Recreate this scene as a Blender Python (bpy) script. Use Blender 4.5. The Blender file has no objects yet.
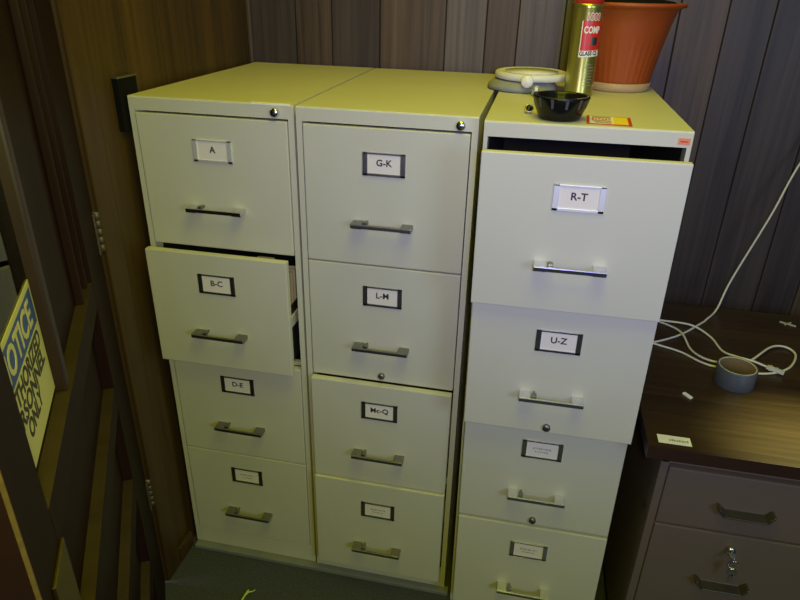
import bpy, bmesh, math, random
from mathutils import Vector, Matrix
random.seed(4)
S = bpy.context.scene
C = S.collection
PI = math.pi

# ------------------------------------------------------------------ materials
def mat(name, col, rough=.6, metal=0., spec=.5, bump=0., bscale=200., var=0., vscale=8., coat=0.):
    m = bpy.data.materials.new(name); m.use_nodes = True
    nt = m.node_tree; b = nt.nodes['Principled BSDF']
    b.inputs['Base Color'].default_value = (*col, 1)
    b.inputs['Roughness'].default_value = rough
    b.inputs['Metallic'].default_value = metal
    b.inputs['Specular IOR Level'].default_value = spec
    b.inputs['Coat Weight'].default_value = coat
    tc = nt.nodes.new('ShaderNodeTexCoord')
    n = nt.nodes.new('ShaderNodeTexNoise'); n.inputs['Scale'].default_value = vscale
    n.inputs['Detail'].default_value = 6
    nt.links.new(tc.outputs['Object'], n.inputs['Vector'])
    mix = nt.nodes.new('ShaderNodeMix'); mix.data_type = 'RGBA'
    mix.inputs[6].default_value = (*[c * (1 - var) for c in col], 1)
    mix.inputs[7].default_value = (*[min(1, c * (1 + var)) for c in col], 1)
    nt.links.new(n.outputs['Fac'], mix.inputs[0]); nt.links.new(mix.outputs[2], b.inputs['Base Color'])
    if bump:
        n2 = nt.nodes.new('ShaderNodeTexNoise'); n2.inputs['Scale'].default_value = bscale
        nt.links.new(tc.outputs['Object'], n2.inputs['Vector'])
        bp = nt.nodes.new('ShaderNodeBump'); bp.inputs['Strength'].default_value = bump; bp.inputs['Distance'].default_value = .002
        nt.links.new(n2.outputs['Fac'], bp.inputs['Height']); nt.links.new(bp.outputs['Normal'], b.inputs['Normal'])
    return m

def wood(name, dark, light, grain=(60, 60, 2.2), rough=.5, plank=None, spec=.5, contrast=(.35, .7)):
    """grain stretched along one axis; plank = (axis, width) shifts the tone from board to board"""
    m = bpy.data.materials.new(name); m.use_nodes = True
    nt = m.node_tree; b = nt.nodes['Principled BSDF']; L = nt.links.new
    b.inputs['Roughness'].default_value = rough; b.inputs['Specular IOR Level'].default_value = spec
    tc = nt.nodes.new('ShaderNodeTexCoord'); mp = nt.nodes.new('ShaderNodeMapping')
    mp.inputs['Scale'].default_value = grain
    L(tc.outputs['Object'], mp.inputs['Vector'])
    n = nt.nodes.new('ShaderNodeTexNoise'); n.inputs['Scale'].default_value = 1; n.inputs['Detail'].default_value = 8
    n.inputs['Distortion'].default_value = .6
    L(mp.outputs['Vector'], n.inputs['Vector'])
    mp2 = nt.nodes.new('ShaderNodeMapping'); mp2.inputs['Scale'].default_value = tuple(g * .16 for g in grain)
    L(tc.outputs['Object'], mp2.inputs['Vector'])
    n2 = nt.nodes.new('ShaderNodeTexNoise'); n2.inputs['Scale'].default_value = 1; n2.inputs['Detail'].default_value = 3
    L(mp2.outputs['Vector'], n2.inputs['Vector'])
    add = nt.nodes.new('ShaderNodeMath'); add.operation = 'ADD'
    mul = nt.nodes.new('ShaderNodeMath'); mul.operation = 'MULTIPLY'; mul.inputs[1].default_value = .5
    L(n.outputs['Fac'], add.inputs[0]); L(n2.outputs['Fac'], add.inputs[1]); L(add.outputs[0], mul.inputs[0])
    r = nt.nodes.new('ShaderNodeValToRGB')
    r.color_ramp.elements[0].position = contrast[0]; r.color_ramp.elements[0].color = (*dark, 1)
    r.color_ramp.elements[1].position = contrast[1]; r.color_ramp.elements[1].color = (*light, 1)
    L(mul.outputs[0], r.inputs['Fac']); L(r.outputs['Color'], b.inputs['Base Color'])
    bp = nt.nodes.new('ShaderNodeBump'); bp.inputs['Strength'].default_value = .15; bp.inputs['Distance'].default_value = .001
    L(n.outputs['Fac'], bp.inputs['Height']); L(bp.outputs['Normal'], b.inputs['Normal'])
    return m

PAINT = (.60, .585, .47)
M = {}
M['paint'] = mat('putty enamel', PAINT, .42, bump=.05, bscale=350, var=.05, vscale=5, spec=.45)
M['paint_in_shade'] = mat('shaded enamel inside', (.012, .012, .012), .7, var=.1)  # near black: the shade inside the cabinets is put into the colour
M['seam'] = mat('dark seam', (.02, .02, .02), .9)
M['chrome'] = mat('worn chrome', (.70, .71, .73), .22, metal=1, var=.08, vscale=60)
M['steel'] = mat('dull steel', (.30, .30, .29), .4, metal=1, var=.2, vscale=60)
M['card'] = mat('label card', (.80, .74, .66), .8, var=.03)
M['ink'] = mat('black ink', (.03, .03, .035), .7)
M['greyink'] = mat('faded ink', (.33, .32, .28), .8)
M['orange'] = mat('orange sticker', (.8, .25, .1), .6)
M['masking'] = mat('cream masking tape', (.90, .87, .74), .7)
M['manila'] = mat('manila card', (.62, .52, .30), .8, var=.08, vscale=30)
M['paper'] = mat('paper', (.70, .70, .68), .85)
M['black'] = mat('glossy black plastic', (.006, .006, .007), .22, spec=.3)
M['notchgrey'] = mat('grey ash marks', (.07, .07, .075), .5)
M['holder_glint'] = mat('holder metal with glint', (.80, .80, .80), .5, metal=.55)  # paler holder metal, the bright reflection is put into its colour
M['blackmat'] = mat('black matte', (.005, .005, .005), .8, spec=.12)
M['soil'] = mat('dark potting soil', (.006, .005, .004), .95, bump=.5, bscale=90, var=.5, vscale=60, spec=.1)
M['terra'] = mat('terracotta plastic', (.35, .066, .009), .45, var=.08, vscale=15)
M['saucer'] = mat('tan saucer', (.50, .33, .17), .55)
M['gold'] = mat('gold tin', (.50, .47, .12), .28, metal=.85, var=.1, vscale=20)
M['red'] = mat('red plastic', (.65, .02, .02), .3)
M['redprint'] = mat('red print', (.62, .03, .02), .35)
M['white'] = mat('white print', (.82, .80, .74), .5)
M['yellow'] = mat('yellow print', (.80, .62, .02), .6)
M['cream'] = mat('cream plastic', (.70, .69, .68), .45, var=.05)
M['greypad'] = mat('grey felt pad', (.26, .27, .27), .8, var=.15, vscale=40, bump=.3, bscale=200)
M['ivory'] = mat('ivory knob', (.80, .78, .76), .4)
M['ducttape'] = mat('silver grey tape', (.10, .115, .15), .38, metal=.35, var=.12, vscale=50)
M['tapecore'] = mat('cardboard core', (.13, .085, .055), .8, var=.1, vscale=60)
M['rim'] = mat('pale tape edge', (.45, .44, .36), .7)
M['cable'] = mat('white cable sheath', (.66, .64, .54), .5)
M['clear'] = mat('cloudy plug plastic', (.55, .57, .55), .25)
M['deskmetal'] = mat('brown enamel', (.135, .10, .09), .45, bump=.15, bscale=500, var=.06)
M['deskpull'] = mat('bronze pull', (.085, .075, .066), .35, metal=.6)
M['carpet'] = mat('dark carpet', (.052, .055, .085), .97, bump=1, bscale=420, var=.75, vscale=170)
M['board'] = mat('grey painted board', (.19, .20, .22), .7, var=.15, vscale=25)
M['plaster'] = mat('grey wall paint', (.36, .36, .33), .8, var=.04)
M['ceil'] = mat('ceiling tile', (.62, .60, .54), .9, bump=.3, bscale=80)
M['brass'] = mat('aged brass', (.16, .13, .035), .45, metal=1, var=.2, vscale=60)
M['hinge'] = mat('worn painted hinge', (.10, .08, .06), .5, metal=.3, var=.7, vscale=220)
M['doorpaint'] = wood('dark brown door varnish', (.011, .0048, .0048), (.022, .0095, .0090), (40, 40, 3), .5, spec=.07)
M['doorsill'] = wood('lit wood ledge', (.024, .0165, .013), (.048, .033, .026), (20, 6, 60), .55, spec=.25)  # paler than the door: light falling on the ledges is painted in
M['panel'] = wood('walnut panelling', (.034, .0205, .0125), (.125, .082, .052), (70, 70, 2.2), .5)
M['panel_shaded'] = wood('shaded walnut panelling', (.021, .014, .012), (.075, .055, .047), (70, 70, 2.2), .5)  # dark walnut copy, carries the wall's shade in its colour
M['panel_grey_lit'] = wood('greyer lit walnut panelling', (.050, .038, .036), (.165, .135, .125), (70, 70, 2.2), .5)  # pale walnut copy, carries the cool light on the wall
M['panel_left'] = wood('dark panelling', (.030, .016, .0035), (.088, .048, .009), (70, 70, 2.2), .5)
M['casing'] = wood('door casing wood', (.035, .018, .004), (.075, .039, .009), (60, 60, 3), .45)
M['desktop'] = wood('walnut laminate', (.022, .012, .005), (.058, .033, .013), (3, 55, 55), .32, spec=.3)
M['deskedge'] = mat('dark red brown edge', (.030, .013, .008), .4, var=.2)
M['signyellow'] = mat('pale yellow sign', (.55, .52, .28), .5)
M['signblue'] = mat('blue sign band', (.03, .075, .38), .5)
M['greycrate'] = mat('light grey plastic', (.45, .47, .47), .6)
M['beigebox'] = mat('beige cardboard', (.50, .42, .30), .8)
M['orangebox'] = mat('orange brown cardboard', (.45, .20, .09), .8)
M['twig'] = mat('yellow green plastic', (.45, .62, .12), .5)
M['ledge_red'] = mat('reddish edge varnish', (.018, .006, .005), .5, var=.3, vscale=25)
M['wornyellow'] = mat('worn bare wood edge', (.14, .095, .035), .6, var=.5, vscale=90)

g = bpy.data.materials.new('window glass'); g.use_nodes = True
nt = g.node_tree; nt.nodes.clear()
o_ = nt.nodes.new('ShaderNodeOutputMaterial'); mx = nt.nodes.new('ShaderNodeMixShader')
tr = nt.nodes.new('ShaderNodeBsdfTransparent'); gl = nt.nodes.new('ShaderNodeBsdfGlossy'); gl.inputs['Roughness'].default_value = .03
fr = nt.nodes.new('ShaderNodeFresnel'); fr.inputs['IOR'].default_value = 1.45
tr.inputs['Color'].default_value = (.9, .93, .9, 1)
nt.links.new(fr.outputs[0], mx.inputs[0]); nt.links.new(tr.outputs[0], mx.inputs[1]); nt.links.new(gl.outputs[0], mx.inputs[2])
nt.links.new(mx.outputs[0], o_.inputs[0]); M['glass'] = g

# ------------------------------------------------------------------ helpers
def box(bm, x0, x1, y0, y1, z0, z1, bev=0., mi=0, seg=2):
    vs = [bm.verts.new(p) for p in ((x0,y0,z0),(x1,y0,z0),(x1,y1,z0),(x0,y1,z0),(x0,y0,z1),(x1,y0,z1),(x1,y1,z1),(x0,y1,z1))]
    fs = [bm.faces.new([vs[i] for i in q]) for q in ((0,3,2,1),(4,5,6,7),(0,1,5,4),(1,2,6,5),(2,3,7,6),(3,0,4,7))]
    for f in fs: f.material_index = mi
    if bev:
        es = list({e for f in fs for e in f.edges})
        r = bmesh.ops.bevel(bm, geom=es, offset=bev, segments=seg, affect='EDGES', profile=.6)
        for f in r['faces']: f.material_index = mi
    return vs

def lathe(bm, prof, n=48, cx=0, cy=0, mi=0, close=False, axis='z', rfun=None):
    rings = []
    for r, z in prof:
        ring = []
        for i in range(n):
            a = 2 * PI * i / n
            rr = r * (rfun(a, z) if rfun else 1)
            if axis == 'z': p = (cx + rr * math.cos(a), cy + rr * math.sin(a), z)
            else: p = (cx + rr * math.cos(a), z, cy + rr * math.sin(a))      # axis y: cx,cy are x,z
            ring.append(bm.verts.new(p))
        rings.append(ring)
    for a, b in zip(rings, rings[1:]):
        for i in range(n):
            f = bm.faces.new((a[i], a[(i+1) % n], b[(i+1) % n], b[i])); f.material_index = mi; f.smooth = True
    for ring, (r, z), rev in ((rings[0], prof[0], True), (rings[-1], prof[-1], False)):
        if r > 1e-6 and not close:
            f = bm.faces.new(ring[::-1] if rev else ring); f.material_index = mi
    if close:
        a, b = rings[-1], rings[0]
        for i in range(n):
            f = bm.faces.new((a[i], a[(i+1) % n], b[(i+1) % n], b[i])); f.material_index = mi; f.smooth = True
    return rings

def catmull(pts, k=8):
    P = [Vector(p) for p in pts]; P = [2*P[0]-P[1]] + P + [2*P[-1]-P[-2]]
    out = []
    for i in range(1, len(P) - 2):
        for j in range(k):
            t = j / k; a, b, c, d = P[i-1], P[i], P[i+1], P[i+2]
            out.append(.5 * ((2*b) + (c-a)*t + (2*a-5*b+4*c-d)*t*t + (3*b-a-3*c+d)*t**3))
    out.append(P[-2]); return out

def tube(bm, pts, r, n=10, mi=0):
    rings = []; up = Vector((0, 0, 1)); prev = None
    for i, p in enumerate(pts):
        d = (pts[min(i+1, len(pts)-1)] - pts[max(i-1, 0)]).normalized()
        s = d.cross(prev if prev else (up if abs(d.z) < .9 else Vector((1,0,0))))
        if s.length < 1e-4: s = d.orthogonal()
        s.normalize(); u = s.cross(d).normalized(); prev = u
        rings.append([bm.verts.new(p + r * (math.cos(2*PI*k/n) * s + math.sin(2*PI*k/n) * u)) for k in range(n)])
    for a, b in zip(rings, rings[1:]):
        for k in range(n):
            f = bm.faces.new((a[k], a[(k+1) % n], b[(k+1) % n], b[k])); f.smooth = True; f.material_index = mi
    for ring in (rings[0][::-1], rings[-1]): bm.faces.new(ring).material_index = mi

def obj(name, bm, ms, parent=None, loc=(0,0,0), rot=(0,0,0)):
    bmesh.ops.recalc_face_normals(bm, faces=bm.faces)
    me = bpy.data.meshes.new(name); bm.to_mesh(me); bm.free()
    for m in (ms if isinstance(ms, (list, tuple)) else [ms]): me.materials.append(M[m])
    o = bpy.data.objects.new(name, me); C.objects.link(o)
    o.location = loc; o.rotation_euler = rot
    if parent: o.parent = parent
    return o

def tag(o, label=None, cat=None, group=None, kind=None):
    for k, v in (('label', label), ('category', cat), ('group', group), ('kind', kind)):
        if v: o[k] = v
    return o
def empty(name, loc=(0,0,0), rot=(0,0,0)):
    o = bpy.data.objects.new(name, None); C.objects.link(o); o.location = loc; o.rotation_euler = rot
    o.empty_display_size = .1
    return o

def text(bm, s, size, mtx, mi=0, bold=.0, thick=.0003, width=None, align='CENTER'):
    cu = bpy.data.curves.new('t', 'FONT'); cu.body = s; cu.size = size; cu.extrude = thick; cu.offset = bold
    cu.align_x = align; cu.align_y = 'CENTER'; cu.resolution_u = 3
    ob = bpy.data.objects.new('t', cu); C.objects.link(ob)
    dg = bpy.context.evaluated_depsgraph_get(); dg.update()
    me = bpy.data.meshes.new_from_object(ob.evaluated_get(dg))
    if width:
        xs = [v.co.x for v in me.vertices]; w = max(xs) - min(xs)
        mtx = mtx @ Matrix.Diagonal((width / w, 1, 1, 1))
    me.transform(mtx)
    n0 = len(bm.faces); bm.from_mesh(me); bm.faces.ensure_lookup_table()
    for f in bm.faces[n0:]: f.material_index = mi
    bpy.data.objects.remove(ob); bpy.data.curves.remove(cu); bpy.data.meshes.remove(me)

FRONT = Matrix.Rotation(PI / 2, 4, 'X')      # text plane to the xz plane, facing -y

# ------------------------------------------------------------------ room shell
YB = .70; XL = -.02; H = 2.44; YF = -3.2; XR = 3.2
bm = bmesh.new(); box(bm, XL - .1, XR, YF, YB, -.05, 0)
box(bm, -2.4, XL - .1, YF, 1.6, -.05, 0)
tag(obj('floor', bm, 'carpet'), kind='structure')
bm = bmesh.new(); box(bm, -2.4, XR, YF, 1.6, H, H + .05); tag(obj('ceiling', bm, 'ceil'), kind='structure')
seams = [XL, .133, .246, .393, .587, .703, .793, .918, 1.035, 1.215, 1.336, 1.45, 1.60, 1.71, 1.90, 2.02, 2.24, 2.36, 2.55, 2.75, 2.93, XR]
bm = bmesh.new(); box(bm, XL, XR, YB + .006, YB + .08, 0, H, mi=1)
for a, b in zip(seams, seams[1:]): box(bm, a + .0015, b - .0015, YB, YB + .01, 0, H, .0012, seg=1, mi=(2, 0, 2, 0, 3, 0, 3, 3, 0, 0, 2, 2, 2, 0, 2, 3, 0, 2, 0, 3, 0)[seams.index(a)])  # tones differ by plank and also paint in the wall's light and shade
tag(obj('wall_back', bm, ['panel', 'seam', 'panel_shaded', 'panel_grey_lit']), kind='structure')
# left wall with the doorway
DY0, DY1, DH = -.155, -1.085, 2.04
bm = bmesh.new()
box(bm, XL - .1, XL - .006, DY0 + .02, 1.6, 0, H, mi=1)
ys = [-.085, .045, .20, .33, .47, .58, YB]
for a, b in zip(ys, ys[1:]): box(bm, XL - .01, XL, a + .0008, b - .0008, 0, H)
box(bm, XL - .1, XL, YF, DY1 - .02, 0, H)
box(bm, XL - .1, XL, DY1 - .02, DY0 + .02, DH + .02, H)
tag(obj('wall_left', bm, ['panel_left', 'seam']), kind='structure')
bm = bmesh.new()
box(bm, XL - .1, XL + .004, DY0 + .001, DY0 + .02, 0, DH, .002)
box(bm, XL - .002, XL + .012, DY0 + .004, -.088, 0, DH + .05, .003)
box(bm, XL - .1, XL + .004, DY1 - .02, DY1, 0, DH, .002)
box(bm, XL - .002, XL + .012, DY1 - .07, DY1 - .004, 0, DH + .05, .003)
box(bm, XL - .1, XL + .012, DY1 - .07, -.088, DH, DH + .05, .003)
tag(obj('trim_1', bm, 'casing'), kind='structure')
bm = bmesh.new(); box(bm, XL + .001, XL + .013, -.084, -.012, 0, .055, .003); tag(obj('baseboard_left', bm, 'casing'), kind='structure')
bm = bmesh.new(); box(bm, XL + .001, XL + .014, YB - .014, YB - .001, 0, H, .004); tag(obj('trim_2', bm, 'panel'), kind='structure')
bm = bmesh.new(); box(bm, XR, XR + .08, YF, YB, 0, H); tag(obj('wall_right', bm, 'panel'), kind='structure')
bm = bmesh.new(); box(bm, -2.4, XR, YF - .08, YF, 0, H); tag(obj('wall_front', bm, 'plaster'), kind='structure')
bm = bmesh.new(); box(bm, -2.48, -2.4, YF, 1.6, 0, H); box(bm, -2.4, XL - .1, 1.6, 1.68, 0, H)
tag(obj('wall_hallway', bm, 'plaster'), kind='structure')

# ------------------------------------------------------------------ filing cabinets
CW, CH, CD = .378, 1.321, .69
DW1 = .3485; DW3 = .3575
def make_drawer(root, x, y, zb, dh, card, lock, frame_mat, DW):
    bm = bmesh.new()
    box(bm, -DW/2, DW/2, 0, .018, 0, dh, .0022)                       # face
    w = DW/2 - .012; L = .60
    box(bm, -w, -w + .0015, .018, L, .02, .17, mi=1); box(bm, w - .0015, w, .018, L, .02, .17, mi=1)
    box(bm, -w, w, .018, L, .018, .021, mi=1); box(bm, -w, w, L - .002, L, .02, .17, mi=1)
    box(bm, -w - .006, -w, .018, L, .12, .145); box(bm, w, w + .006, .018, L, .12, .145)   # slides
    for sx in (-1, 1): box(bm, sx*(w - .02) - .007, sx*(w - .02) + .007, .018, .03, .17, dh - .016, .001)
    d = obj('drawer', bm, ['paint', 'paint_in_shade'], root, (x, y, zb))
    # handle: two end blocks joined by a front bar
    hw = .066; hz = .097
    bm = bmesh.new()
    for sx in (-1, 1): box(bm, sx*(hw - .012) - .012, sx*(hw - .012) + .012, -.028, .0, hz - .005, hz + .006, .0016)
    box(bm, -hw, hw, -.031, -.0250, hz - .0030, hz + .0055, .0015)
    obj('handle', bm, 'steel' if frame_mat == 'steel' else 'chrome', d)
    bm = bmesh.new()
    box(bm, -hw + .026, -hw + .036, -.0225, -.010, hz + .003, hz + .0095, .0012)
    box(bm, -hw + .029, -hw + .033, -.012, 0, hz + .002, hz + .007)
    obj('thumb_latch', bm, 'steel', d)
    # label holder and its card
    lz = .228; a, b = .0455, .0245
    bm = bmesh.new()
    box(bm, -a, -a + .0105, -.0035, .0, lz - b, lz + b, .0008); box(bm, a - .0105, a, -.0035, .0, lz - b, lz + b, .0008)
    box(bm, -a, a, -.0035, .0, lz - b, lz - b + .0055, .0008); box(bm, -a, a, -.0035, .0, lz + b - .0035, lz + b, .0008)
    obj('label_holder', bm, frame_mat, d)
    bm = bmesh.new()
    box(bm, -a + .009, a - .009, -.0015, .0, lz - b + .004, lz + b - .003)
    if len(card) <= 4:
        text(bm, card, .0195, Matrix.Translation((0, -.0018, lz + .003)) @ FRONT, 1, .0004, .0002)
    else:
        for k, (wd, off, sz) in enumerate(((.042, .004, .0085), (.030, -.005, .0065))):
            for q in range(9):
                x0 = -wd/2 + wd*q/9 + random.uniform(-.0006, .0006); hh = sz * random.uniform(.3, .55)
                box(bm, x0, x0 + wd/9 * .62, -.0019, -.0015, lz + off - hh/2 + random.uniform(-.001, .001), lz + off + hh/2, mi=2)
    obj('label_card', bm, ['card', 'ink', 'greyink'], d)
    if lock:
        bm = bmesh.new(); lathe(bm, [(.0085, .0), (.0085, -.006), (.007, -.008), (.0, -.008)], 20, 0, .016, axis='y')
        box(bm, -.0008, .0008, -.0086, -.0078, .0125, .0195, mi=1)
        obj('lock', bm, ['steel', 'ink'], d)
    return d

def make_cabinet(x, y, rot, pulls, cards, locks, zbase, top_lock, label, fmat, dxs=(0,0,0,0), DW=DW1, low_gap=0):
    root = empty('filing_cabinet', (x, y, 0), rot)
    tag(root, label, 'filing cabinet')
    bm = bmesh.new(); t = (CW - DW) / 2 - .0022
    box(bm, 0, t, 0, CD, 0, 1.2915); box(bm, CW - t, CW, 0, CD, 0, 1.2915)
    for x0, x1 in ((0, .003), (CW - .003, CW)): box(bm, x0, x1, .03, CD, 1.2915, CH - .004)
    prof = [(0, 1.2915), (0, CH - .0035), (.001, CH - .001), (.0035, CH), (CD, CH), (CD, CH - .004), (.03, CH - .004), (.03, 1.2915)]
    pa = [bm.verts.new((0, yy, zz)) for yy, zz in prof]; pb = [bm.verts.new((CW, yy, zz)) for yy, zz in prof]
    bm.faces.new(pa); bm.faces.new(pb[::-1])
    for i in range(8): bm.faces.new((pa[i], pb[i], pb[(i+1) % 8], pa[(i+1) % 8]))
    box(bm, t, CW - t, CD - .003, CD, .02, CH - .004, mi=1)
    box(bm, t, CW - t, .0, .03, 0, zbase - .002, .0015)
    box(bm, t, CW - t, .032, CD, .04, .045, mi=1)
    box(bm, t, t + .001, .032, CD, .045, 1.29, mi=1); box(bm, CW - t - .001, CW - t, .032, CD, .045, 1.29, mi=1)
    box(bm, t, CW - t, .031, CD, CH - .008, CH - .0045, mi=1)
    zs = [1.2895 - .3052 * (i + 1) for i in range(3)]
    for z in zs: box(bm, t, CW - t, .024, .036, z - .006, z + .004)
    body = obj('body', bm, ['paint', 'paint_in_shade'], root)
    zt = [1.2895] + zs; zb = zs + [zbase]
    for i in range(4):
        make_drawer(root, CW/2 + dxs[i], pulls[i], zb[i] + .001, zt[i] - zb[i] - .0035 - (low_gap if i == 3 else 0), cards[i], locks[i], fmat[i], DW)
    if top_lock:
        bm = bmesh.new(); lathe(bm, [(.0095, .001), (.0095, -.007), (.008, -.010), (.0, -.010)], 24, top_lock[0], top_lock[1], axis='y')
        box(bm, top_lock[0] - .001, top_lock[0] + .001, -.0106, -.0096, top_lock[1] - .004, top_lock[1] + .004, mi=1)
        obj('lock', bm, ['chrome', 'ink'], root)
    return root, body

BL = 'small print'
c1, b1 = make_cabinet(0, 0, (0,0,0), (-.003, -.040, -.002, -.002), ('A', 'B-C', 'D-E', BL), (0,0,0,0), .070, (.338, 1.305),
    'putty coloured four-drawer filing cabinet by the wood wall, its B-C drawer pulled ajar',
    ('holder_glint', 'steel', 'steel', 'steel'), (0, -.006, 0, 0))
bm = bmesh.new(); box(bm, .285, .368, -.0008, .010, 1.3185, 1.3220); obj('tape_strip', bm, 'masking', c1)
c2, b2 = make_cabinet(.3845, -.004, (0,0,0), (-.003, -.003, -.022, -.028), ('G-K', 'L-M', 'Mc-Q', BL), (0,1,0,0), .055, (.343, 1.303),
    'putty coloured middle filing cabinet with its G-K drawer on top, between two others',
    ('steel', 'steel', 'steel', 'steel'))
c3, b3 = make_cabinet(.7845, -.033, (0, math.radians(-.40), 0), (-.107, -.087, -.049, -.050), ('R-T', 'U-Z', BL, BL), (0,1,1,0), .060, None,
    'putty coloured filing cabinet nearest the desk, R-T drawer pulled open, flower pot on top',
    ('holder_glint', 'chrome', 'chrome', 'chrome'), (-.004, -.002, -.001, 0), DW3, .005)
bm = bmesh.new(); box(bm, .353, .374, -.0008, .001, 1.297, 1.3085); box(bm, .357, .370, -.0012, -.0007, 1.3015, 1.3035, mi=1)
obj('price_sticker', bm, ['orange', 'redprint'], c3)
# hanging folders inside the ajar drawer
for i in range(7):
    bm = bmesh.new()
    y0 = .03 + i * .018
    box(bm, -.144, .140, y0, y0 + .004, 0, .205, .0008)
    tx = -.13 + (i * 3 % 5) * .055
    box(bm, tx, tx + .045, y0 + .001, y0 + .003, .203, .222, .0005)
    if i == 0: box(bm, -.148, -.11, y0 - .003, y0 - .0005, .02, .250, mi=1)
    o = obj('file_folder', bm, ['manila', 'paper'], None, (CW/2, -.040 + .005, .706))
    tag(o, 'manila file folder standing in the ajar B-C drawer', 'file folder', 'manila folders in the B-C drawer')

# board under the cabinets
bm = bmesh.new(); box(bm, .003, .775, -.024, -.0005, .0, .012, .002); tag(obj('trim_3', bm, 'board'), kind='structure')

# ------------------------------------------------------------------ things on top of cabinet 3
ZT = CH + .0005
TILT = math.radians(.40)
def ctop(x, y): return (x, y, ZT + (x - .7845) * math.tan(TILT))
# terracotta pot
px, py = 1.060, .490
pot = empty('flower_pot', ctop(px, py)); tag(pot, 'terracotta coloured ribbed flower pot standing on the right filing cabinet', 'flower pot')
bm = bmesh.new()
rib = lambda a, z: 1 + (.010 * math.cos(a * 36) if .02 < z < .125 else 0)
lathe(bm, [(.0, .012), (.074, .012), (.076, .02), (.078, .03), (.090, .09), (.098, .126), (.100, .132), (.104, .152), (.113, .182), (.118, .188), (.131, .191), (.1325, .198), (.127, .200), (.119, .199), (.116, .186), (.0, .186)], 144, rfun=rib)
obj('pot', bm, 'terra', pot)
bm = bmesh.new(); lathe(bm, [(.0, .184), (.1155, .187), (.1155, .196), (.10, .203), (.05, .210), (.0, .212)], 48); obj('soil', bm, 'soil', pot)
bm = bmesh.new(); lathe(bm, [(.0, .0), (.074, .0), (.079, .006), (.0815, .020), (.0785, .021), (.077, .009), (.0, .009)], 64); obj('saucer', bm, 'saucer', pot)
# spray can
sx_, sy_ = .961, .352
can = empty('spray_can', ctop(sx_, sy_)); tag(can, 'gold glass cleaner spray can with red cap in front of the terracotta pot', 'spray can')
bm = bmesh.new(); R_ = .0325
lathe(bm, [(.0, .002), (.030, .002), (.033, .0), (R_ + .0006, .003), (R_, .007), (R_, .189), (R_ + .0006, .192), (R_ - .001, .196), (.028, .200), (.0, .200)], 64)
obj('can_body', bm, 'gold', can)
bm = bmesh.new(); lathe(bm, [(.0, .1965), (.0305, .1965), (.0308, .221), (.029, .241), (.024, .249), (.0, .250)], 48); obj('cap', bm, 'red', can)
def wrap(bm, r):      # bend flat x,z artwork (facing -y) round the can; x measured along the surface
    for v in bm.verts:
        a = v.co.x / r; rr = r - v.co.y
        v.co = Vector((math.sin(a) * rr, -math.cos(a) * rr, v.co.z))
def strip(bm, x0, x1, z0, z1, mi, y=-.0002, slant=0., n=16):
    prev = None
    for i in range(n + 1):
        x = x0 + (x1 - x0) * i / n
        a = bm.verts.new((x, y, z0 + slant * i / n)); b = bm.verts.new((x, y, z1 + slant * i / n))
        if prev: bm.faces.new((prev[0], a, b, prev[1])).material_index = mi
        prev = (a, b)
bm = bmesh.new()
strip(bm, -.0045, .050, .100, .163, 0); strip(bm, -.0065, -.0045, .100, .163, 1)
strip(bm, -.0068, .050, .086, .100, 1, slant=.003)
strip(bm, .018, .034, .112, .129, 3, y=-.0004)
tT = lambda x, z: Matrix.Translation((x, -.0005, z)) @ FRONT
text(bm, 'COMP', .020, tT(.018, .1435), 1, .0007, .0001, .038)
text(bm, '1000', .021, tT(.018, .1705), 1, .0012, .0001, .032)
text(bm, '1000', .019, Matrix.Translation((.018, -.0008, .1705)) @ FRONT, 0, .0001, .0001, .030)
text(bm, 'GLASS CL', .0125, Matrix.Translation((.0165, -.0005, .0945)) @ FRONT @ Matrix.Rotation(.05, 4, 'Z'), 2, .0004, .0001, .043)
for k in range(8): strip(bm, .012, .012 + (.022 if k % 3 else .016), .070 - k * .0065, .0712 - k * .0065, 4)
wrap(bm, R_ + .0002)
o = obj('printed_label', bm, ['redprint', 'white', 'ink', 'steel', 'greyink'], can)
can.rotation_euler = (0, -TILT, math.radians(-9))
# cream round device on grey pad
dv = empty('round_device', ctop(.838, .416), (0, 0, 0)); tag(dv, 'round cream plastic device with a knob on a grey pad, left of the spray can', 'device')
bm = bmesh.new(); lathe(bm, [(.0, .0), (.080, .0), (.086, .004), (.084, .012), (.073, .022), (.0, .0235)], 56, -.010, -.005)
obj('grey_pad', bm, 'greypad', dv)
bm = bmesh.new(); lathe(bm, [(.0, .024), (.078, .024), (.088, .026), (.090, .031), (.090, .037), (.087, .041), (.081, .0425), (.078, .040), (.0, .039)], 64, .010, .004)
lathe(bm, [(.0, .0395), (.064, .0395), (.0655, .042), (.0, .043)], 48, .010, .004)
obj('disc', bm, 'cream', dv)
bm = bmesh.new(); lathe(bm, [(.012, -.084), (.0145, -.089), (.0145, -.100), (.012, -.104), (.0, -.105)], 24, .003, .029, axis='y'); obj('knob', bm, 'ivory', dv)
# small clasp strap piece hanging off the pad
bm = bmesh.new(); box(bm, .015, .048, -.125, -.075, .0, .014, .004); box(bm, .022, .030, -.128, -.1, .012, .021, .002, mi=1); obj('strap', bm, ['greypad', 'ivory'], dv)
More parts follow.
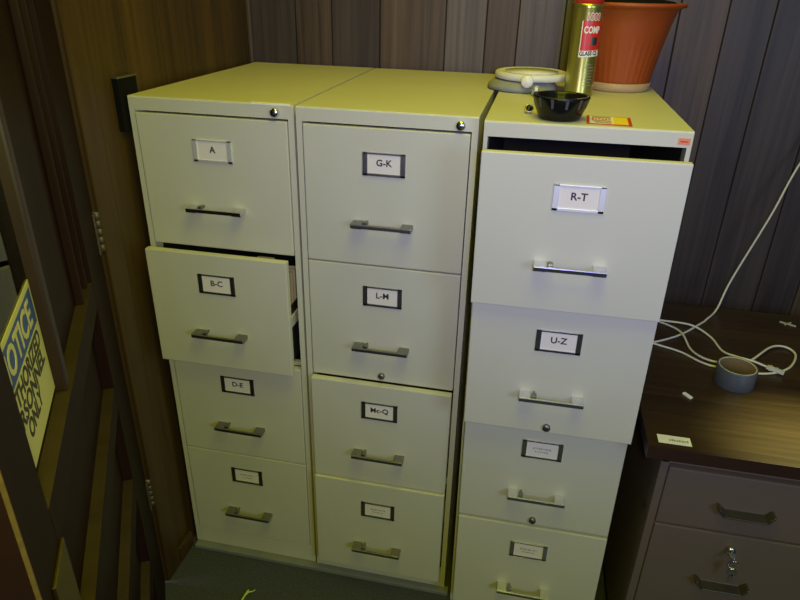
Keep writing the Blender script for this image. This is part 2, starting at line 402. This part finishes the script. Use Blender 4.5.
# black ashtray
ash = empty('ashtray', ctop(.914, .026)); tag(ash, 'black ashtray with grey notches near the front of the cabinet top', 'ashtray')
bm = bmesh.new()
def notch(a, z):
    if z < .036: return 1
    return 1 - .02 * (max(0, math.cos(a * 8)) ** 6)
lathe(bm, [(.0, .0), (.036, .0), (.040, .003), (.042, .008), (.048, .022), (.053, .037), (.0545, .042), (.0535, .0445), (.049, .0445), (.046, .040), (.040, .014), (.034, .009), (.0, .008)], 96, rfun=notch)
for k in range(12):
    a = 2 * PI * k / 12 + .2
    for t0, t1 in ((.0, 1.0),):
        r0, z0, r1, z1 = .0490, .0245, .0540, .042
        u = Vector((-math.sin(a), math.cos(a), 0)); n = Vector((math.cos(a), math.sin(a), 0))
        q = [n * (r0 + .0006) + u * -.0022 + Vector((0,0,z0)), n * (r0 + .0006) + u * .0022 + Vector((0,0,z0)), n * (r1 + .0006) + u * .003 + Vector((0,0,z1)), n * (r1 + .0006) + u * -.003 + Vector((0,0,z1))]
        q2 = [p_ - n * .002 for p_ in q]
        vs = [bm.verts.new(p_) for p_ in q + q2]
        for f in ((0,1,2,3),(4,7,6,5),(0,4,5,1),(1,5,6,2),(2,6,7,3),(3,7,4,0)): bm.faces.new([vs[i] for i in f]).material_index = 1
obj('bowl', bm, ['black', 'notchgrey'], ash)
# small silver and black button
bm = bmesh.new(); lathe(bm, [(.0, -.009), (.0075, -.009), (.009, -.007), (.009, .004), (.0078, .006), (.0068, .006), (.0068, .003), (.0, .003)], 28, mi=0)
lathe(bm, [(.0, .0031), (.0066, .0031), (.005, .0055), (.0, .0062)], 24, mi=1)
o = obj('button_cap', bm, ['chrome', 'black'], None, (.8545, .066, ZT + .0088), (math.radians(62), 0, math.radians(12)))
tag(o, 'tiny round silver cap with black centre beside the ashtray', 'cap')
# red and yellow printed card
bm = bmesh.new(); box(bm, -.039, .039, -.030, .030, 0, .0008)
box(bm, -.034, .008, -.026, .027, .0008, .001, mi=1); box(bm, .008, .033, -.026, .027, .0008, .001, mi=2)
box(bm, -.030, .004, .012, .025, .001, .0012, mi=4)
for q in range(6): box(bm, -.030 + q*.0058, -.0262 + q*.0058, -.001 + (q % 3) * .001, .010 - (q % 2) * .002, .001, .0012, mi=0)
for k in range(3): box(bm, -.030 + .003*k, .004, -.008 - .007*k, -.0045 - .007*k, .001, .0012, mi=(3, 0, 3)[k])
bmesh.ops.scale(bm, vec=(1.06, 1.4, 1), verts=bm.verts)
o = obj('price_card', bm, ['redprint', 'white', 'yellow', 'ink', 'greyink'], None, (1.008, .027, ZT + .0018), (0, -TILT, math.radians(-3)))
tag(o, 'small red bordered white and yellow card lying right of the ashtray', 'card')

# ------------------------------------------------------------------ steel desk
ZD = .71
desk = empty('steel_desk', (1.172, -.152, 0)); tag(desk, 'brown steel desk with a walnut laminate top right of the cabinets', 'desk')
bm = bmesh.new(); box(bm, .002, 1.418, .002, .72, ZD - .030, ZD); obj('desktop', bm, 'desktop', desk)
bm = bmesh.new(); box(bm, 0, 1.42, 0, .002, ZD - .030, ZD - .0003); box(bm, 0, .002, .002, .72, ZD - .030, ZD - .0003); obj('edge_band', bm, 'deskedge', desk)
PX0, PX1 = .038, .430
bm = bmesh.new()
box(bm, PX0, PX0 + .017, .022, .66, .03, ZD - .030, .002); box(bm, PX1 - .017, PX1, .022, .66, .03, ZD - .030, .002)
box(bm, PX0, PX1, .640, .66, .03, ZD - .03); box(bm, PX0, PX1, .022, .64, .03, .045)
box(bm, PX0, PX1, .022, .05, ZD - .052, ZD - .030, .002); box(bm, PX0, PX1, .06, .07, .49, .505)
obj('pedestal', bm, 'deskmetal', desk)
bm = bmesh.new(); box(bm, 1.33, 1.36, .03, .66, .0, ZD - .03, .003); obj('side_panel', bm, 'deskmetal', desk)
bm = bmesh.new(); box(bm, PX1, 1.33, .60, .615, .30, ZD - .03); obj('modesty_panel', bm, 'deskmetal', desk)
for x in (PX0 + .03, PX1 - .03):
    for y in (.07, .6):
        bm = bmesh.new(); lathe(bm, [(.0, .0), (.018, .0), (.018, .031), (.0, .031)], 20, x, y); obj('foot', bm, 'deskmetal', desk)
dl, dr = PX0 + .0175, PX1 - .0175
def desk_drawer(z0, z1, hz, lock=False):
    bm = bmesh.new(); box(bm, dl, dr, .018, .036, z0, z1, .0035)
    box(bm, dl + .02, dr - .02, .036, .60, z0 + .01, z1 - .03)
    d = obj('drawer', bm, 'deskmetal', desk)
    c = .222; w = .057
    bm = bmesh.new()
    # angled bracket pull: slanting ends and a lower lip
    def prism(pts, y0, y1):
        a = [bm.verts.new((x, y0, z)) for x, z in pts]; b = [bm.verts.new((x, y1, z)) for x, z in pts]
        n = len(pts); bm.faces.new(a[::-1]); bm.faces.new(b)
        for i in range(n): bm.faces.new((a[i], a[(i+1) % n], b[(i+1) % n], b[i]))
    prism([(c - w, hz + .009), (c - w + .005, hz + .009), (c - w + .017, hz - .004), (c + w - .017, hz - .004), (c + w - .005, hz + .009), (c + w, hz + .009), (c + w - .012, hz - .008), (c - w + .012, hz - .008)], -.006, .018)
    prism([(c - w + .014, hz - .005), (c + w - .014, hz - .005), (c + w - .012, hz - .0085), (c - w + .012, hz - .0085)], -.008, .018)
    bmesh.ops.bevel(bm, geom=list(bm.edges), offset=.0008, segments=1, affect='EDGES')
    obj('handle', bm, 'deskpull', d)
    if lock:
        bm = bmesh.new(); lathe(bm, [(.010, .019), (.010, .012), (.0085, .010), (.0, .010)], 24, c, z1 - .040, axis='y')
        box(bm, c - .0012, c + .0012, -.012, .010, z1 - .045, z1 - .034, .0004)
        obj('lock', bm, 'chrome', d)
desk_drawer(.497, .650, .567)
desk_drawer(.190, .492, .352, True)
# sticker on the desktop
bm = bmesh.new(); box(bm, .022, .088, .018, .046, ZD, ZD + .0006)
for q in range(8): box(bm, .044 + q*.005, .0474 + q*.005 + (q % 2)*.0006, .027, .033 + (q*5 % 3)*.0008, ZD + .0006, ZD + .0008, mi=1)
obj('label_sticker', bm, ['white', 'greyink'], desk)
# keys
kx, kz = 1.172 + .222, .452
key = empty('hanging_key', (kx, -.152, kz)); tag(key, 'small silver key hanging from the lock of the desk drawer', 'key')
bm = bmesh.new(); box(bm, -.001, .001, -.020, .006, -.003, .003, .0004)
lathe(bm, [(.0075, -.0015), (.0075, .0015)], 20, 0, 0); bmesh.ops.transform(bm, matrix=Matrix.Identity(4), verts=bm.verts)
obj('key_blade', bm, 'chrome', key, (0, -.0, 0))
bm = bmesh.new()
ring = [Vector((math.sin(a) * .010, -.016 - .002 * math.cos(a), -.010 + math.cos(a) * .012)) for a in [2*PI*i/20 for i in range(21)]]
tube(bm, ring, .0012, 8); obj('key_ring', bm, 'chrome', key)
bm = bmesh.new(); lathe(bm, [(.0095, -.0188), (.0095, -.0165)], 22, .003, -.030, axis='y'); box(bm, .0, .006, -.0188, -.0165, -.058, -.036, .0005)
obj('key_bow', bm, 'chrome', key)

# ------------------------------------------------------------------ things on the desk
tp = empty('tape_roll', (1.4025, .143, ZD + .0005)); tag(tp, 'grey duct tape roll with brown core lying flat on the desk', 'tape roll')
bm = bmesh.new(); lathe(bm, [(.0415, .0), (.0445, .0), (.0450, .001), (.0450, .047), (.0445, .048), (.0415, .048)], 72, close=True); obj('tape', bm, 'ducttape', tp)
bm = bmesh.new(); lathe(bm, [(.0395, .0), (.0415, .0), (.0415, .0486), (.0395, .0486)], 72, close=True); obj('edge', bm, 'rim', tp)
bm = bmesh.new(); lathe(bm, [(.0, .001), (.0392, .001), (.0392, .0470), (.0375, .0470), (.0375, .0445), (.0, .0445)], 64); obj('core', bm, 'tapecore', tp)
zc = ZD + .0036
path = [(2.05, .66, 2.05), (1.86, .655, 1.75), (1.70, .65, 1.42), (1.596, .64, 1.152), (1.545, .61, .99), (1.478, .575, .80), (1.448, .535, .722), (1.410, .475, zc), (1.385, .439, zc), (1.318, .358, zc), (1.246, .301, zc), (1.205, .290, zc + .002), (1.200, .302, zc + .006), (1.215, .300, zc + .004),
        (1.244, .289, zc), (1.302, .262, zc), (1.343, .222, zc), (1.376, .206, zc), (1.420, .205, zc), (1.466, .197, zc), (1.516, .212, zc), (1.562, .252, zc), (1.594, .319, zc), (1.580, .352, zc + .002), (1.539, .337, zc + .005),
        (1.475, .260, zc + .004), (1.430, .222, zc), (1.388, .219, zc + .005), (1.352, .239, zc + .003), (1.331, .285, zc), (1.319, .364, zc + .006), (1.276, .423, zc), (1.235, .440, zc), (1.215, .450, zc), (1.235, .452, zc), (1.277, .435, zc), (1.354, .413, zc + .006), (1.397, .366, zc), (1.411, .294, zc), (1.435, .259, zc + .007), (1.470, .241, zc + .009), (1.503, .222, zc + .006)]
cab = empty('white_cable', (1.40, .30, ZD)); tag(cab, 'thin white cable coming down the wall and looping over the desk', 'cable')
bm = bmesh.new(); tube(bm, [p_ - Vector((1.40, .30, ZD)) for p_ in catmull(path, 8)], .0028, 10); obj('cable_sheath', bm, 'cable', cab)
bm = bmesh.new(); box(bm, 0, .040, -.006, .006, -.0035, .0045, .0015); box(bm, .006, .012, -.0068, .0068, -.0045, .0055, .001); box(bm, .020, .024, -.0068, .0068, -.0045, .0055, .001)
obj('plug', bm, 'clear', cab, (.098, -.074, .0095), (0, .05, math.radians(-28)))
bm = bmesh.new(); box(bm, -.012, .012, -.0045, .0045, 0, .005, .0015)
tag(obj('paper_scrap', bm, 'white', None, (1.284, .057, ZD), (0, 0, math.radians(-55))), 'tiny white scrap lying on the desk before the tape roll', 'scrap')
bm = bmesh.new(); box(bm, -.021, .021, -.003, .003, 0, .003, .0008)
bmesh.ops.rotate(bm, verts=bm.verts, matrix=Matrix.Rotation(-.5, 3, 'Z'))
n0 = len(bm.verts); box(bm, -.014, .014, -.002, .002, .001, .004, .0006); bm.verts.ensure_lookup_table()
bmesh.ops.rotate(bm, verts=bm.verts[n0:], matrix=Matrix.Rotation(.7, 3, 'Z'))
tag(obj('torn_paper', bm, 'rim', None, (1.632, .505, ZD)), 'torn pale paper bit near the back right of the desk', 'scrap')

# ------------------------------------------------------------------ left wall fitting, twig
bm = bmesh.new(); box(bm, XL, XL + .015, -.018, .052, 1.245, 1.357, .002); box(bm, XL + .002, XL + .0155, -.019, .053, 1.356, 1.360, .0008, mi=1)  # steel strip stands in for light along the plate's top edge
lathe(bm, [(.004, XL + .015), (.004, XL + .0165)], 12, 0, 0) if False else None
tag(obj('wall_plate', bm, ['blackmat', 'steel']), 'black plate with lit top edge on the left wood wall', 'wall plate')
bm = bmesh.new(); tube(bm, catmull([(0, -.05, .004), (.002, -.02, .006), (.004, .006, .005), (.006, .014, .005)], 6), .0028, 8)
tube(bm, catmull([(.003, -.008, .005), (.010, .004, .009), (.020, .011, .008), (.026, .013, .013)], 6), .0016, 8)
tag(obj('plant_sprig', bm, 'twig', None, (.219, -.148, 0)), 'bright yellow green sprig on the dark carpet', 'sprig')

# ------------------------------------------------------------------ open door on the left
TH = math.radians(31)
# local frame: +x runs from the hinge to the latch edge, +y is the face seen by the camera
door = empty('door_1', (XL, DY0, 0), (0, 0, TH - PI / 2)); tag(door, kind='structure')
W_, T_ = .912, .044
bm = bmesh.new()
def leaf(x0, x1, z0, z1, mi=0, y0=-T_, y1=0, bev=.002): box(bm, x0, x1, y0, y1, z0, z1, bev, mi)
Z0 = .008
leaf(.004, .200, Z0, 2.03); leaf(.815, W_, Z0, 2.03)
sills = [.050, .298, .550, .792, 1.030]
tops = [.245, .495, .740, .975, 1.93]
leaf(.20, .815, Z0, sills[0])
for a, b in zip(tops[:4], sills[1:]): leaf(.20, .815, a, b)
leaf(.20, .815, tops[4], 2.03)
for a, b in zip(sills[:4], tops[:4]): leaf(.20, .815, a, b, y0=-.030, y1=-.020, bev=0)
leaf(.20, .551, 1.03, 1.93, y0=-.030, y1=-.020, bev=0)
leaf(.551, .576, 1.03, 1.93, y0=-.034, y1=-.004, mi=1, bev=.004)
for x in (.215, .285): leaf(x, x + .012, 1.03, 1.93, y0=-.02, y1=-.006, bev=.003)
obj('door_leaf', bm, ['doorpaint', 'ledge_red'], door)
bm = bmesh.new()
for z, dp in zip(sills, (.017, .018, .019, .020, .024)): box(bm, .202, .813, -.020, -.0005, z, z + .0012)
obj('panel_ledges', bm, 'doorsill', door)
bm = bmesh.new(); box(bm, W_, W_ + .0015, -T_ + .002, -.002, Z0, 2.03, mi=0); box(bm, W_ - .0015, W_ + .002, -.004, .0004, Z0, 2.03, .0008, mi=1)
obj('edge_band', bm, ['ledge_red', 'wornyellow'], door)
bm = bmesh.new(); box(bm, .576, .815, -.024, -.020, 1.03, 1.93); obj('glass_pane', bm, 'glass', door)
for z in (1.06, .33, 1.85):
    bm = bmesh.new()
    box(bm, -.004, .020, .000, .003, z - .045, z + .045, .0006)
    for k in range(5): lathe(bm, [(.0, z - .045 + k * .018 + .0005), (.006, z - .045 + k * .018 + .0005), (.006, z - .045 + k * .018 + .0172), (.0, z - .045 + k * .018 + .0172)], 14, -.001, .006)
    obj('hinge', bm, 'hinge', door)
bm = bmesh.new(); box(bm, .805, .878, .0, .004, .80, .980, .001); obj('lock_plate', bm, 'brass', door)
bm = bmesh.new(); lathe(bm, [(.013, .007), (.013, .024), (.022, .034), (.025, .044), (.022, .054), (.012, .060), (.0, .061)], 28, .842, .855, axis='y'); obj('door_knob', bm, 'brass', door)
# the sign on the glass
sign = empty('notice_sign', (XL, DY0, 0), (0, 0, TH - PI / 2)); tag(sign, 'blue and yellow notice sign for authorized personnel on the door glass', 'sign')
bm = bmesh.new(); sx1, sw, sz0, sh = .578, .235, 1.042, .163
box(bm, sx1, sx1 + sw, -.0195, -.0185, sz0, sz0 + sh)
box(bm, sx1 + .006, sx1 + sw - .006, -.0186, -.0183, sz0 + sh - .056, sz0 + sh - .008, mi=1)
# text reads from latch side to hinge side, facing +y
TM = lambda x, z: Matrix.Translation((x, -.0182, z)) @ Matrix.Rotation(PI, 4, 'Z') @ FRONT
cxs = sx1 + sw / 2
text(bm, 'NOTICE', .048, TM(cxs, sz0 + sh - .033), 0, .0010, .0002, .180)
text(bm, 'AUTHORIZED', .032, TM(cxs, sz0 + .090), 2, .0009, .0002, .205)
text(bm, 'PERSONNEL', .032, TM(cxs, sz0 + .064), 2, .0009, .0002, .200)
text(bm, 'ONLY', .032, TM(cxs, sz0 + .038), 2, .0009, .0002, .085)
obj('sign_face', bm, ['signyellow', 'signblue', 'ink'], sign)

# ------------------------------------------------------------------ hallway beyond the door glass
bm = bmesh.new()
box(bm, -1.05, -.40, .30, .75, .40, .43, .002); box(bm, -1.05, -1.02, .30, .33, 0, .40); box(bm, -.43, -.40, .30, .33, 0, .40); box(bm, -1.05, -1.02, .72, .75, 0, .40); box(bm, -.43, -.40, .72, .75, 0, .40)
hb = obj('low_bench', bm, 'casing'); tag(hb, 'low wooden bench seen through the door glass', 'bench')
for (x0, x1, y0, y1, z0, z1, m_, lb) in ((-1.0, -.72, .33, .64, .431, .74, 'orangebox', 'orange brown carton seen through the door glass above the sign'),
        (-.70, -.45, .33, .60, .431, .66, 'greycrate', 'light grey box seen through the door glass above the sign'),
        (-.98, -.73, .34, .62, .7405, .98, 'beigebox', 'beige carton stacked high seen through the door glass')):
    bm = bmesh.new(); box(bm, x0, x1, y0, y1, z0, z1, .004); box(bm, x0 - .004, x1 + .004, y0 - .004, y1 + .004, z1 - .03, z1 - .0005, .003)
    tag(obj('storage_box', bm, m_), lb, 'box')

# ------------------------------------------------------------------ lights
def area(name, loc, target, size, power, col, sy=None):
    l = bpy.data.lights.new(name, 'AREA'); l.energy = power; l.color = col; l.size = size
    if sy: l.shape = 'RECTANGLE'; l.size_y = sy
    o = bpy.data.objects.new(name, l); C.objects.link(o); o.location = loc
    o.rotation_euler = (Vector(target) - Vector(loc)).to_track_quat('-Z', 'Y').to_euler()
    return o
def spot(name, loc, target, power, col, deg, blend, rad):
    l = bpy.data.lights.new(name, 'SPOT'); l.energy = power; l.color = col; l.spot_size = math.radians(deg); l.spot_blend = blend; l.shadow_soft_size = rad
    o = bpy.data.objects.new(name, l); C.objects.link(o); o.location = loc
    o.rotation_euler = (Vector(target) - Vector(loc)).to_track_quat('-Z', 'Y').to_euler()
def lit(p, rgb): m = max(rgb); return p * m, tuple(v / m for v in rgb)
pw, cl = lit(15, (.658, .69, .004)); area('ceiling_lamp', (.9, -.55, 2.40), (.9, -.55, 0), .6, pw, cl, 1.2)
pw, cl = lit(12, (.212, .150, 0)); area('rear_ceiling_lamp', (.6, .2, 2.40), (.6, .2, 0), .5, pw, cl)
pw, cl = lit(50, (.17, .17, 1.134)); spot('front_fill', (1.0, -1.55, 1.62), (1.0, .2, 1.42), pw, cl, 82, 1, .10)  # added blue spot behind the camera, cone shaped to brighten the upper fronts
pw, cl = lit(40, (.557, .53, .02)); spot('camera_fill', (.92, -1.36, 1.60), (.85, .0, 1.1), pw, cl, 150, .6, .05)  # added yellow fill spot at the camera, no real lamp stands there
pw, cl = lit(20, (.477, .63, .859)); area('window_light', (2.6, -2.4, 1.7), (.8, 0, 1.0), .8, pw, cl)
spot('desk_lamp_light', (1.66, -.02, 1.35), (1.52, -.09, .7), 95, (.84, 1, .5), 40, 1, .03)
area('hallway_lamp', (-1.1, -.5, 2.38), (-1.1, -.5, 0), .6, 30, (1, .97, .9))
w = bpy.data.worlds.new('World'); S.world = w; w.use_nodes = True
w.node_tree.nodes['Background'].inputs[0].default_value = (.5, .5, .5, 1); w.node_tree.nodes['Background'].inputs[1].default_value = .05

# ------------------------------------------------------------------ camera
cd = bpy.data.cameras.new('camera'); cam = bpy.data.objects.new('camera', cd); C.objects.link(cam)
cd.sensor_width = 36; cd.lens = 643.5 / 800 * 36; cd.clip_start = .02
cam.location = (.8699, -1.2918, 1.5535); cam.rotation_euler = (1.11187, -.02253, .20749)
S.camera = cam
S.view_settings.view_transform = 'Standard'; S.view_settings.look = 'None'
S.view_settings.exposure = 0; S.view_settings.gamma = 1; S.view_settings.use_curve_mapping = False
